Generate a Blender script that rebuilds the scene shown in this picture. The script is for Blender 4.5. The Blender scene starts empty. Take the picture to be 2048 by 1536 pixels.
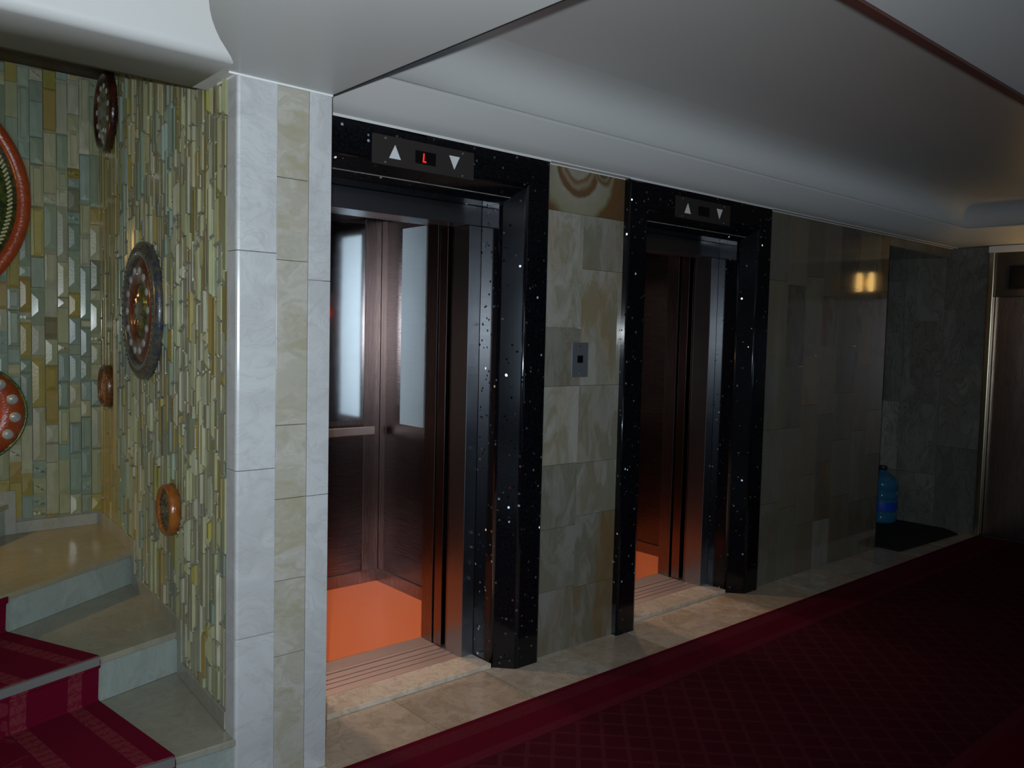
import bpy, bmesh, math, random
from mathutils import Vector, Matrix
random.seed(7)
sc = bpy.context.scene
COL = sc.collection
# ------------------------------------------------------------------ camera, world, lights, exposure
CAMP = (0.0, -2.8347, 1.55)
cd = bpy.data.cameras.new('camera'); cam = bpy.data.objects.new('camera', cd); COL.objects.link(cam)
RT = Vector((0.75505746, -0.65523324, 0.02361438)); UP = Vector((0.02100152, 0.06016748, 0.99796734))
FW = Vector((0.65532219, 0.75302675, -0.0591908))
m = Matrix((RT, UP, -FW)).transposed().to_4x4(); m.translation = Vector(CAMP)
cam.matrix_world = m
cd.sensor_width = 36; cd.lens = 1650.46 / 2048 * 36; cd.clip_start = 0.05; cd.clip_end = 60
sc.camera = cam
sc.view_settings.view_transform = 'Standard'; sc.view_settings.look = 'None'
sc.view_settings.gamma = 1; sc.view_settings.use_curve_mapping = False
sc.view_settings.exposure = 0.0
w = bpy.data.worlds.new('night'); sc.world = w; w.use_nodes = True
w.node_tree.nodes['Background'].inputs[0].default_value = (0.25, 0.32, 0.42, 1)
w.node_tree.nodes['Background'].inputs[1].default_value = 0.012
sc.cycles.max_bounces = 8; sc.cycles.glossy_bounces = 6; sc.cycles.diffuse_bounces = 4
sc.cycles.sample_clamp_indirect = 8.0; sc.cycles.use_denoising = True

def light(name, typ, loc, power, color, size=0.1, target=None, **kw):
    l = bpy.data.lights.new(name, typ); o = bpy.data.objects.new(name, l); COL.objects.link(o)
    o.location = loc; l.energy = power; l.color = color
    if typ == 'AREA':
        l.shape = 'RECTANGLE'; l.size = size[0]; l.size_y = size[1]
    else:
        l.shadow_soft_size = size
    for k, v in kw.items(): setattr(l, k, v)
    if target is not None:
        o.rotation_euler = (Vector(target) - Vector(loc)).to_track_quat('-Z', 'Y').to_euler()
    return o
# the camera's own flash, just above and left of the lens
fl = light('camera_flash', 'SPOT', (-0.03, -2.80, 1.60), 212, (0.86, 0.95, 1.0), 0.014, (1.45, -0.25, 1.90),
           spot_size=math.radians(112), spot_blend=1.0)
# daylight from the window wall behind and to the left of the camera
light('window_daylight', 'AREA', (-2.75, -4.92, 1.40), 42, (0.55, 0.76, 1.0), (2.1, 1.5), (-2.75, 0, 1.45))

light('added_fill_east', 'AREA', (2.0, -4.92, 1.25), 9, (0.50, 0.74, 1.0), (1.5, 1.3), (2.0, -2.5, 1.9))  # unseen fill added to brighten the soffit beyond the wood trim

# ------------------------------------------------------------------ node helpers
def new_mat(name):
    mt = bpy.data.materials.new(name); mt.use_nodes = True
    nt = mt.node_tree; b = nt.nodes['Principled BSDF']
    return mt, nt, b
def setin(nt, sock, v):
    if isinstance(v, bpy.types.NodeSocket): nt.links.new(v, sock)
    elif isinstance(v, (tuple, list)) and sock.type == 'RGBA' and len(v) == 3: sock.default_value = (*v, 1)
    else: sock.default_value = v
def nd(nt, typ, ins=None, out=0, **props):
    n = nt.nodes.new(typ)
    for k, v in props.items(): setattr(n, k, v)
    if ins:
        for k, v in ins.items(): setin(nt, n.inputs[k], v)
    return n.outputs[out]
def mth(nt, op, a, b=0.0, c=0.0, clamp=False):
    n = nt.nodes.new('ShaderNodeMath'); n.operation = op; n.use_clamp = clamp
    setin(nt, n.inputs[0], a); setin(nt, n.inputs[1], b); setin(nt, n.inputs[2], c)
    return n.outputs[0]
def vmth(nt, op, a, b=(0, 0, 0)):
    n = nt.nodes.new('ShaderNodeVectorMath'); n.operation = op
    setin(nt, n.inputs[0], a)
    if op == 'SCALE': setin(nt, n.inputs['Scale'], b)
    else: setin(nt, n.inputs[1], b)
    return n.outputs[0]
def mix(nt, f, a, b, mode='MIX'):
    n = nt.nodes.new('ShaderNodeMix'); n.data_type = 'RGBA'; n.blend_type = mode
    setin(nt, n.inputs[0], f); setin(nt, n.inputs[6], a); setin(nt, n.inputs[7], b)
    return n.outputs[2]
def ramp(nt, f, stops):
    n = nt.nodes.new('ShaderNodeValToRGB'); cr = n.color_ramp
    while len(cr.elements) < len(stops): cr.elements.new(0.5)
    for e, (p, c) in zip(cr.elements, stops):
        e.position = p; e.color = (*c, 1) if len(c) == 3 else c
    setin(nt, n.inputs[0], f)
    return n.outputs[0]
def objco(nt): return nd(nt, 'ShaderNodeTexCoord', out=3)
def noise(nt, vec, scale, detail=4, rough=0.55, dist=0.0, out=0):
    return nd(nt, 'ShaderNodeTexNoise', {'Vector': vec, 'Scale': scale, 'Detail': detail, 'Roughness': rough, 'Distortion': dist}, out)
def band(nt, v, lo, hi):   # 1 between lo and hi
    return mth(nt, 'MULTIPLY', mth(nt, 'GREATER_THAN', v, lo), mth(nt, 'LESS_THAN', v, hi))
def bump(nt, h, strength, dist=0.002):
    return nd(nt, 'ShaderNodeBump', {'Height': h, 'Strength': strength, 'Distance': dist})
def flat(name, col, rough=0.5, metal=0.0, **kw):
    mt, nt, b = new_mat(name)
    b.inputs['Base Color'].default_value = (*col, 1); b.inputs['Roughness'].default_value = rough
    b.inputs['Metallic'].default_value = metal
    for k, v in kw.items(): setin(nt, b.inputs[k], v)
    return mt

# ------------------------------------------------------------------ materials
M = {}
def plaster(name, col):
    mt, nt, b = new_mat(name); co = objco(nt)
    n1 = noise(nt, co, 1.3, 3); n2 = noise(nt, co, 60, 2)
    setin(nt, b.inputs['Base Color'], mix(nt, mth(nt, 'MULTIPLY', n1, 0.35), col, tuple(c * 0.8 for c in col)))
    setin(nt, b.inputs['Normal'], bump(nt, n2, 0.06)); b.inputs['Roughness'].default_value = 0.45
    return mt
M['plaster'] = plaster('white_plaster', (0.62, 0.62, 0.61))
M['caulk'] = flat('white_caulk', (0.8, 0.8, 0.78), 0.6)

def tile_stone(name, base, tint, vein, rough=0.16, scale=3.0, vmix=0.8, yellow=(0.35, 0.24, 0.07), tonal=False, zs=0.45, fine=0.65, rv=0.05, cloud=0.45):
    """polished stone; colour attribute 'tile': r = random offset, g = tint amount, b = yellow amount"""
    mt, nt, b = new_mat(name); co = objco(nt)
    at = nd(nt, 'ShaderNodeAttribute', attribute_name='tile')
    sp = nt.nodes.new('ShaderNodeSeparateColor'); nt.links.new(at, sp.inputs[0])
    off = nd(nt, 'ShaderNodeCombineXYZ', {'X': mth(nt, 'MULTIPLY', sp.outputs[0], 37.0), 'Y': mth(nt, 'MULTIPLY', sp.outputs[0], 11.0), 'Z': mth(nt, 'MULTIPLY', sp.outputs[0], 53.0)})
    v = vmth(nt, 'ADD', co, off); v2 = vmth(nt, 'MULTIPLY', v, (1.0, 1.0, zs))
    warp = noise(nt, v2, scale * 0.8, 3, out=1)
    vw = vmth(nt, 'ADD', v2, vmth(nt, 'SCALE', warp, 0.5))
    n1 = noise(nt, vw, scale, 5, 0.6, 1.2)
    n2 = noise(nt, vw, scale * 1.1, 4, 0.6, 2.0)
    n3 = noise(nt, vw, scale * 5, 4, 0.7)
    c = mix(nt, sp.outputs[1], base, tint)
    c = mix(nt, mth(nt, 'MULTIPLY', ramp(nt, n1, [(0.44, (0, 0, 0)), (0.56, (1, 1, 1))]), vmix * cloud), c, vein)
    line = ramp(nt, n2, [(0.47, (0, 0, 0)), (0.5, (1, 1, 1)), (0.53, (0, 0, 0))])
    c = mix(nt, mth(nt, 'MULTIPLY', line, vmix * fine), c, vein)
    spot = ramp(nt, noise(nt, vmth(nt, 'ADD', vw, (3.1, 7.7, 1.3)), scale * .55, 4, .6, .8), [(0.47, (0, 0, 0)), (0.62, (1, 1, 1))])
    c = mix(nt, mth(nt, 'MULTIPLY', spot, sp.outputs[2]), c, yellow)
    c = mix(nt, 1.0, c, nd(nt, 'ShaderNodeCombineColor', {0: mth(nt, 'MULTIPLY_ADD', mth(nt, 'FRACT', mth(nt, 'MULTIPLY', sp.outputs[0], 17.3)), .5, .62), 1: mth(nt, 'MULTIPLY_ADD', mth(nt, 'FRACT', mth(nt, 'MULTIPLY', sp.outputs[0], 17.3)), .5, .62), 2: mth(nt, 'MULTIPLY_ADD', mth(nt, 'FRACT', mth(nt, 'MULTIPLY', sp.outputs[0], 17.3)), .5, .62)}), 'MULTIPLY') if tonal else c
    c = mix(nt, mth(nt, 'MULTIPLY', n3, 0.35), c, tuple(x * 0.6 for x in base))
    setin(nt, b.inputs['Base Color'], c)
    setin(nt, b.inputs['Roughness'], mth(nt, 'MULTIPLY_ADD', n3, rv, rough))
    b.inputs['Specular IOR Level'].default_value = 0.4
    return mt
M['onyx'] = tile_stone('onyx_tile', (0.37, 0.355, 0.31), (0.10, 0.055, 0.03), (0.20, 0.185, 0.11), 0.06, 4.5, 1.0, (0.26, 0.14, 0.025), True, .4, .35, .04, .75)
M['grey_marble'] = tile_stone('grey_marble', (0.40, 0.38, 0.33), (0.2, 0.2, 0.19), (0.09, 0.085, 0.075), 0.12, 4.0, 1.0, (.2,.2,.12), True)
M['floor_marble'] = tile_stone('floor_marble', (0.74, 0.65, 0.54), (0.68, 0.52, 0.37), (0.36, 0.26, 0.17), 0.16, 4.5, 0.8, (0.46, 0.30, 0.15), True)
M['white_marble'] = tile_stone('white_marble', (0.60, 0.61, 0.62), (0.5, 0.5, 0.5), (0.33, 0.33, 0.32), 0.2, 3.2, 0.6, (0.42, 0.42, 0.41), False, 1.2, .45)
M['onyx_strip'] = tile_stone('onyx_strip', (0.52, 0.50, 0.455), (0.44, 0.40, 0.32), (0.34, 0.31, 0.22), 0.2, 5.5, 0.9, (0.34, 0.29, 0.15), False, 1.5, .35)
M['tread_marble'] = tile_stone('tread_marble', (0.33, 0.33, 0.27), (0.33, 0.30, 0.2), (0.23, 0.22, 0.17), 0.22, 4.0, 0.7)
M['riser_marble'] = tile_stone('riser_marble', (0.36, 0.42, 0.39), (0.33, 0.30, 0.2), (0.24, 0.27, 0.24), 0.25, 5.0, 0.7)

def agate():
    mt, nt, b = new_mat('agate_onyx'); co = objco(nt)
    wv = vmth(nt, 'ADD', co, vmth(nt, 'SCALE', vmth(nt, 'SUBTRACT', noise(nt, co, 5, 3, out=1), (0.5, 0.5, 0.5)), 0.10))
    def rings(cx, cz, sc_):
        d = vmth(nt, 'MULTIPLY', vmth(nt, 'SUBTRACT', wv, (cx, 0, cz)), (1.0, 0, 0.8))
        n = nt.nodes.new('ShaderNodeVectorMath'); n.operation = 'LENGTH'; nt.links.new(d, n.inputs[0])
        return mth(nt, 'MULTIPLY', n.outputs['Value'], sc_)
    d1 = rings(2.86, 2.40, 1.0); d2 = rings(3.04, 2.36, 1.0)
    r1 = ramp(nt, d1, [(0.0, (.30, .29, .25)), (.085, (.33, .31, .26)), (.095, (.17, .08, .03)), (.115, (.28, .23, .16)), (.13, (.15, .07, .03)), (.15, (.13, .065, .025)), (.162, (.32, .30, .24)), (.23, (.27, .26, .17)), (.26, (.13, .06, .02)), (.4, (.10, .05, .018))])
    r2 = ramp(nt, d2, [(0.0, (.17, .14, .09)), (.018, (.1, .05, .025)), (.03, (.24, .2, .13)), (.045, (.12, .055, .025)), (.06, (.25, .22, .14))])
    c = mix(nt, mth(nt, 'LESS_THAN', d2, 0.062), r1, r2)
    n3 = noise(nt, co, 22, 4)
    setin(nt, b.inputs['Base Color'], mix(nt, mth(nt, 'MULTIPLY', n3, 0.4), c, (0.15, 0.12, 0.07)))
    b.inputs['Roughness'].default_value = 0.2
    return mt
M['agate'] = agate()

def granite():
    mt, nt, b = new_mat('black_sparkle_granite'); co = objco(nt)
    vo = nt.nodes.new('ShaderNodeTexVoronoi'); nt.links.new(co, vo.inputs['Vector']); vo.inputs['Scale'].default_value = 62
    colr = vo.outputs['Color']; dist = vo.outputs['Distance']
    sp = nt.nodes.new('ShaderNodeSeparateColor'); nt.links.new(colr, sp.inputs[0])
    fleck = mth(nt, 'MULTIPLY', mth(nt, 'GREATER_THAN', sp.outputs[0], 0.90), mth(nt, 'LESS_THAN', dist, 0.36))
    geo = nd(nt, 'ShaderNodeNewGeometry', out=1)
    rnd = vmth(nt, 'SCALE', vmth(nt, 'SUBTRACT', colr, (0.5, 0.5, 0.5)), 1.9)
    wn = nd(nt, 'ShaderNodeTexWhiteNoise', {'Vector': vmth(nt, 'SCALE', colr, 91.0)}, out=1)
    rnd = vmth(nt, 'SCALE', vmth(nt, 'SUBTRACT', wn, (0.5, 0.5, 0.5)), 2.6)
    nn = vmth(nt, 'NORMALIZE', vmth(nt, 'ADD', geo, vmth(nt, 'SCALE', rnd, fleck)))
    n1 = noise(nt, co, 130, 3)
    base = ramp(nt, n1, [(0.4, (0.002, 0.002, 0.003)), (0.7, (0.007, 0.008, 0.012))])
    setin(nt, b.inputs['Base Color'], mix(nt, fleck, base, (0.34, 0.38, 0.42)))
    setin(nt, b.inputs['Metallic'], fleck)
    setin(nt, b.inputs['Roughness'], mth(nt, 'MULTIPLY_ADD', fleck, 0.10, 0.12))
    setin(nt, b.inputs['Normal'], nn)
    b.inputs['Specular IOR Level'].default_value = 0.45
    return mt
M['granite'] = granite()

def steel(name, col, rough, aniso=0.0, vert=False, bumpy=0.03, spec=None):
    mt, nt, b = new_mat(name); co = objco(nt)
    s = (420, 420, 3) if vert else (3, 3, 700)
    st = noise(nt, vmth(nt, 'MULTIPLY', co, s), 1.0, 3, 0.6)
    b.inputs['Metallic'].default_value = 1.0
    setin(nt, b.inputs['Base Color'], mix(nt, mth(nt, 'MULTIPLY', st, 0.3), col, tuple(c * 0.6 for c in col)))
    setin(nt, b.inputs['Roughness'], mth(nt, 'MULTIPLY_ADD', st, 0.12, rough - 0.06))
    if bumpy: setin(nt, b.inputs['Normal'], bump(nt, st, bumpy, 0.004))
    if aniso:
        b.inputs['Anisotropic'].default_value = aniso
        tan = nd(nt, 'ShaderNodeTangent', direction_type='RADIAL', axis='Z')
        b.inputs['Anisotropic Rotation'].default_value = 0.25
        setin(nt, b.inputs['Tangent'], tan)
    return mt
M['steel'] = steel('brushed_steel_jamb', (0.36, 0.38, 0.42), 0.30, bumpy=0.015)
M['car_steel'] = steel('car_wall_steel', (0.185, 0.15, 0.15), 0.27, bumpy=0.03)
M['car_frame'] = steel('car_frame_steel', (0.30, 0.25, 0.245), 0.28, vert=True, bumpy=0.06)
M['car_panel'] = steel('bright_brushed_panel', (0.33, 0.385, 0.42), 0.36, 0.75, bumpy=0.22)
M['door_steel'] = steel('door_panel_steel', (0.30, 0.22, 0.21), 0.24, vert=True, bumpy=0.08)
M['mirror'] = flat('mirror_glass', (0.62, 0.63, 0.65), 0.12, 1.0)
M['sill'] = steel('sill_aluminium', (0.85, 0.70, 0.66), 0.5, bumpy=0.1)
M['alu'] = flat('aluminium_nosing', (0.30, 0.30, 0.29), 0.4, 0.5)
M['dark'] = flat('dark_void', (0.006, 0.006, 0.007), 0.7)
M['orange'] = flat('orange_linoleum', (0.90, 0.25, 0.10), 0.20)
M['plate'] = flat('bronze_grey_plate', (0.055, 0.047, 0.043), 0.35, 0.4)
M['plate_bright'] = flat('satin_plate', (0.42, 0.45, 0.50), 0.35, 0.8)
M['white_sym'] = flat('white_symbol', (0.75, 0.78, 0.8), 0.5)
M['display'] = flat('black_display', (0.004, 0.004, 0.005), 0.15)
M['screw'] = flat('satin_metal', (0.7, 0.66, 0.64), 0.3, .9)
def emit(name, col, s):
    mt, nt, b = new_mat(name); b.inputs['Base Color'].default_value = (*col, 1)
    b.inputs['Emission Color'].default_value = (*col, 1); b.inputs['Emission Strength'].default_value = s
    return mt
M['led'] = emit('red_led', (1.0, 0.02, 0.02), 0.9)
M['led_dim'] = emit('red_led_small', (1.0, 0.02, 0.02), 9)
M['car_lamp'] = emit('car_lamp_glass', (1.0, 0.62, 0.36), 2.0)
M['warm_lamp'] = emit('warm_lamp_glass', (1.0, 0.62, 0.20), 7.5)
M['brass'] = flat('brass', (0.55, 0.38, 0.14), 0.3, 1.0)
M['wood'] = flat('red_brown_wood', (0.10, 0.035, 0.028), 0.4)
M['brown_ceiling'] = flat('dark_brown_board', (0.05, 0.03, 0.015), 0.6)
M['wall_paint'] = flat('wall_paint', (0.22, 0.21, 0.19), 0.6)
M['mat'] = flat('black_rubber_mat', (0.008, 0.008, 0.009), 0.8)

def mosaic_mat():
    mt, nt, b = new_mat('mosaic_glass'); co = objco(nt)
    at = nd(nt, 'ShaderNodeAttribute', attribute_name='tile')
    n1 = noise(nt, vmth(nt, 'MULTIPLY', co, (1, 1, 0.3)), 40, 3)
    n2 = noise(nt, co, 110, 2)
    c = mix(nt, mth(nt, 'MULTIPLY', n1, 0.55), at, (0.10, 0.11, 0.05))
    setin(nt, b.inputs['Base Color'], c)
    setin(nt, b.inputs['Roughness'], 0.30)
    b.inputs['Coat Weight'].default_value = 0.28; b.inputs['Coat Roughness'].default_value = 0.09; b.inputs['Specular IOR Level'].default_value = 0.3
    setin(nt, b.inputs['Normal'], bump(nt, n2, 0.25, 0.002))
    return mt
M['mosaic'] = mosaic_mat()

RED = (0.13, 0.002, 0.018); REDL = (0.15, 0.020, 0.026)
def carpet(name, stair=False):
    mt, nt, b = new_mat(name)
    n2 = None
    if stair:
        uv = nd(nt, 'ShaderNodeUVMap', uv_map='run'); s = nt.nodes.new('ShaderNodeSeparateXYZ'); nt.links.new(uv, s.inputs[0])
        u, v = s.outputs[0], s.outputs[1]      # u = distance from outer edge, v = along the run
        st = mth(nt, 'MAXIMUM', band(nt, u, 0.062, 0.112), band(nt, u, 0.252, 0.305))
        co = nd(nt, 'ShaderNodeCombineXYZ', {'X': u, 'Y': v})
        zig = mth(nt, 'ABSOLUTE', mth(nt, 'SUBTRACT', mth(nt, 'FRACT', mth(nt, 'MULTIPLY', v, 22.0)), 0.5))
        wv = noise(nt, vmth(nt, 'SCALE', co, 1.0), 75, 3)
        patt = mth(nt, 'GREATER_THAN', mth(nt, 'ADD', mth(nt, 'MULTIPLY', wv, 0.9), mth(nt, 'MULTIPLY', zig, 0.4)), 0.52)
        big = mth(nt, 'MULTIPLY', mth(nt, 'GREATER_THAN', u, 0.31), band(nt, noise(nt, co, 6, 2, 0.5, 1.5), 0.5, 0.56))
        f = mth(nt, 'MAXIMUM', mth(nt, 'MULTIPLY', st, mth(nt, 'MULTIPLY_ADD', patt, 0.55, 0.35)), mth(nt, 'MULTIPLY', big, 0.5))
        n2 = noise(nt, co, 420, 2)
        c = mix(nt, f, RED, (0.20, 0.030, 0.040))
    else:
        co = objco(nt); s = nt.nodes.new('ShaderNodeSeparateXYZ'); nt.links.new(co, s.inputs[0])
        x, y = s.outputs[0], s.outputs[1]
        e = mth(nt, 'SUBTRACT', 0.81, mth(nt, 'ABSOLUTE', y))     # distance from the edge (object origin on the centre line)
        nz = noise(nt, co, 180, 2)
        dot = mth(nt, 'GREATER_THAN', nz, 0.5)
        bd = mth(nt, 'MAXIMUM', band(nt, e, 0.03, 0.10), band(nt, e, 0.215, 0.265))
        a = mth(nt, 'MULTIPLY', mth(nt, 'ADD', x, y), 7.5); d = mth(nt, 'MULTIPLY', mth(nt, 'SUBTRACT', x, y), 7.5)
        la = mth(nt, 'LESS_THAN', mth(nt, 'ABSOLUTE', mth(nt, 'SUBTRACT', mth(nt, 'FRACT', a), 0.5)), 0.09)
        ld = mth(nt, 'LESS_THAN', mth(nt, 'ABSOLUTE', mth(nt, 'SUBTRACT', mth(nt, 'FRACT', d), 0.5)), 0.09)
        lat = mth(nt, 'MULTIPLY', mth(nt, 'MAXIMUM', la, ld), mth(nt, 'GREATER_THAN', e, 0.27))
        f = mth(nt, 'MAXIMUM', mth(nt, 'MULTIPLY', bd, mth(nt, 'MULTIPLY_ADD', dot, 0.45, 0.25)), mth(nt, 'MULTIPLY', lat, mth(nt, 'MULTIPLY_ADD', dot, 0.35, 0.25)))
        base = mix(nt, mth(nt, 'GREATER_THAN', e, 0.265), (0.095, 0.0015, 0.012), (0.056, 0.004, 0.010))
        c = mix(nt, f, base, (0.105, 0.017, 0.026)); n2 = noise(nt, co, 500, 2)
    setin(nt, b.inputs['Base Color'], c)
    b.inputs['Roughness'].default_value = 0.95; b.inputs['Specular IOR Level'].default_value = 0.1
    setin(nt, b.inputs['Normal'], bump(nt, n2, 0.5, 0.004))
    return mt
M['carpet'] = carpet('red_carpet_weave'); M['runner'] = carpet('red_runner_weave', True)

# ------------------------------------------------------------------ mesh helpers
class MB:
    def __init__(s): s.bm = bmesh.new(); s.lay = None
    def attr(s):
        if s.lay is None: s.lay = s.bm.loops.layers.float_color.new('tile')
        return s.lay
    def face(s, pts, mi=0, tile=None, smooth=False):
        vs = [s.bm.verts.new(p) for p in pts]; f = s.bm.faces.new(vs); f.material_index = mi; f.smooth = smooth
        if tile is not None:
            L = s.attr()
            for l in f.loops: l[L] = (*tile, 1)
        return f
    def prism(s, poly, z0, z1, mi=0, tile=None):
        """poly: counter-clockwise plan outline"""
        n = len(poly)
        a = [s.bm.verts.new((p[0], p[1], z0)) for p in poly]; b = [s.bm.verts.new((p[0], p[1], z1)) for p in poly]
        fs = [s.bm.faces.new(b), s.bm.faces.new(a[::-1])]
        for i in range(n): fs.append(s.bm.faces.new((a[i], a[(i + 1) % n], b[(i + 1) % n], b[i])))
        for f in fs: f.material_index = mi
        if tile is not None:
            L = s.attr()
            for f in fs:
                for l in f.loops: l[L] = (*tile, 1)
        return fs
    def box(s, x0, x1, y0, y1, z0, z1, mi=0, tile=None):
        return s.prism([(x0, y0), (x1, y0), (x1, y1), (x0, y1)], z0, z1, mi, tile)
    def loft(s, rings, closed=True, caps=True, mi=0, smooth=False):
        vr = [[s.bm.verts.new(p) for p in r] for r in rings]; n = len(vr[0])
        for i in range(len(vr) - 1):
            for j in range(n if closed else n - 1):
                f = s.bm.faces.new((vr[i][j], vr[i][(j + 1) % n], vr[i + 1][(j + 1) % n], vr[i + 1][j])); f.material_index = mi; f.smooth = smooth
        if caps and closed:
            s.bm.faces.new(vr[0][::-1]).material_index = mi; s.bm.faces.new(vr[-1]).material_index = mi
        return vr
    def lathe(s, prof, seg=48, mi=0, smooth=True, c=(0, 0, 0), caps=True):
        rings = [[(c[0] + r * math.cos(2 * math.pi * k / seg), c[1] + r * math.sin(2 * math.pi * k / seg), c[2] + z) for k in range(seg)] for r, z in prof]
        return s.loft(rings, True, caps, mi, smooth)
    def cyl(s, a, b, r, seg=12, mi=0):
        a = Vector(a); b = Vector(b); d = (b - a).normalized(); u = d.orthogonal().normalized(); v = d.cross(u)
        s.loft([[tuple(p + u * r * math.cos(2 * math.pi * k / seg) + v * r * math.sin(2 * math.pi * k / seg)) for k in range(seg)] for p in (a, b)], True, True, mi, False)
    def build(s, name, mats, parent=None, loc=None, bevel=0.0, recalc=True, autosmooth=False):
        if recalc: bmesh.ops.recalc_face_normals(s.bm, faces=s.bm.faces)
        me = bpy.data.meshes.new(name); s.bm.to_mesh(me); s.bm.free()
        for x in (mats if isinstance(mats, (list, tuple)) else [mats]): me.materials.append(x)
        o = bpy.data.objects.new(name, me); COL.objects.link(o)
        if loc is not None:
            me.transform(Matrix.Translation(-Vector(loc))); o.location = loc
        if parent is not None:
            o.parent = parent
            if loc is not None: o.location = Vector(loc) - parent.location
            elif parent.type == 'EMPTY': o.matrix_parent_inverse = Matrix.Translation(-parent.location)   # meshes keep world coordinates
        if bevel:
            md = o.modifiers.new('bevel', 'BEVEL'); md.width = bevel; md.segments = 2; md.limit_method = 'ANGLE'
        return o
def tag(o, label=None, cat=None, group=None, kind=None):
    for k, v in (('label', label), ('category', cat), ('group', group), ('kind', kind)):
        if v: o[k] = v
    return o
def empty(name, loc, label=None, cat=None, group=None, kind=None):
    o = bpy.data.objects.new(name, None); COL.objects.link(o); o.location = loc; o.empty_display_size = 0.1
    bpy.context.view_layer.update()
    return tag(o, label, cat, group, kind)
def struct(o): o['kind'] = 'structure'; return o
H = 2.351

# ------------------------------------------------------------------ floor
b = MB()
b.box(-4.6, 7.6, -5.2, -0.325, -0.06, -0.002, 0)
b.box(-4.6, 0.6, -0.325, 3.3, -0.06, -0.002, 0)
struct(b.build('floor', M['wall_paint']))
b = MB(); xs = [1.06, 1.40, 1.875, 2.375, 2.85, 3.28, 3.83, 4.30, 4.77, 5.23, 5.70, 6.18, 6.66, 7.29]
for i in range(len(xs) - 1):
    b.box(xs[i] + .0022, xs[i + 1] - .0022, -0.40, 0.049, -0.02, 0.0, 0, (random.random(), random.random(), random.random() * .8))
b.box(1.06, 7.29, -0.40, 0.20, -0.06, -0.0205, 0, (0, 0, 0)); b.box(1.06, 7.29, -.40, .05, -.021, -.0035, 0, (0.1, 1, 1))
struct(b.build('floor_marble_strip', M['floor_marble']))
b = MB(); b.box(-2.6, 7.26, -0.81, 0.81, 0, 0.010)
o = b.build('carpet_runner', M['carpet'], bevel=.004); o.location = (0, -1.135, 0.0)
tag(o, 'wide dark red carpet runner with lattice pattern laid along the lobby floor', 'carpet')

# ------------------------------------------------------------------ north wall (elevator wall) with onyx tiles
CX = [1.985, 3.85]; OUT = 0.655; REV = 0.435
b = MB()
def tiles(b, x0, x1, zs, y=0.0, g=0.0, yb=0.0):
    for z0, z1 in zip(zs[:-1], zs[1:]):
        b.box(x0 + .001, x1 - .001, y, y + .02, z0 + .001, z1 - .001, 0, (random.random(), g, yb))
# pier between the two lifts
xa, xb, xm = CX[0] + OUT, CX[1] - OUT, 2.905
zl = [0.0, .315, .62, .93, 1.31, 1.592, 2.14]; zr = [0, .30, .66, .925, 1.31, 1.88, 2.14]
for z0, z1, yb in zip(zl[:-1], zl[1:], (.6, .1, .1, .3, .3, .5)): b.box(xa + .0005, xm - .0008, 0, .02, z0 + .0008, z1 - .0008, 0, (random.random(), random.random() * .1, yb * .8))
for z0, z1, yb in zip(zr[:-1], zr[1:], (1, 1, .7, .2, .6, .3)): b.box(xm + .0008, xb - .0005, 0, .02, z0 + .0008, z1 - .0008, 0, (random.random(), random.random() * .15, yb * .9))
b.box(xa + .0005, xm - .0008, 0, .02, 2.1408, 2.351, 1); b.box(xm + .0008, xb - .0005, 0, .02, 2.1408, 2.351, 1)
# brown stretch right of the second lift
x = CX[1] + OUT; first = True
while x < 6.15:
    wd = random.choice([.22, .25, .27]); x1 = min(x + wd, 6.15)
    if 6.15 - x1 < .1: x1 = 6.15
    z = 0
    while z < H:
        h = random.choice([.33, .4, .47, .52]); z1 = min(z + h, H)
        if H - z1 < .12: z1 = H
        b.box(x + .001, x1 - .001, 0, .02, z + .001, z1 - .001, 0, (random.random(), (random.uniform(.35, .85) if z < 1.2 else random.uniform(.6, 1.0)) * (.6 if first else 1), random.random() * .9))
        z = z1
    x = x1; first = False
b.box(6.151, 7.29, 0, .02, 2.281, H, 2, (.3, .9, 0))
# backing masonry
for x0, x1 in ((1.30, CX[0] - .47), (CX[0] + .47, CX[1] - .47), (CX[1] + .47, 6.15)):
    b.box(x0, x1, .0205, .19, 0, 2.75, 2, (0, 0, 0))
for cx in CX: b.box(cx - .47, cx + .47, .0205, .19, 2.165, 2.75, 2, (0, 0, 0))
b.box(6.15, 7.29, .0205, .19, 2.28, 2.75, 2, (0, 0, 0))
# recess behind the wall end
b.box(6.13, 6.15, .02, .72, 0, 2.75, 2, (.1, .8, 0)); b.box(6.15, 7.29, .70, .74, 0, 2.75, 2, (.5, .8, 0))
b.box(6.13, 7.29, .19, .72, 2.285, 2.31, 2, (.1, .8, 0)); b.box(6.13, 7.29, -.0, .72, -.05, -.001, 2, (.1, .8, 0))
struct(b.build('wall_north', [M['onyx'], M['agate'], M['grey_marble']]))
# white joint line under the ceiling
b = MB(); b.box(1.40, 7.29, -.042, 0.0, 2.3515, 2.3565); b.box(1.04, 1.402, -.2615, -.2585, 2.345, 2.3515); b.box(1.0655, 1.069, -.259, -.1, 2.345, 2.3515); b.box(1.402, 2.64, -.0385, -.036, 2.3475, 2.3515); b.box(2.64, 3.195, -.0025, 0, 2.3475, 2.3515); b.box(3.195, 4.505, -.0385, -.036, 2.3475, 2.3515); b.box(4.505, 7.29, -.0025, 0, 2.3475, 2.3515)
struct(b.build('trim_1', M['caulk']))

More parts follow.
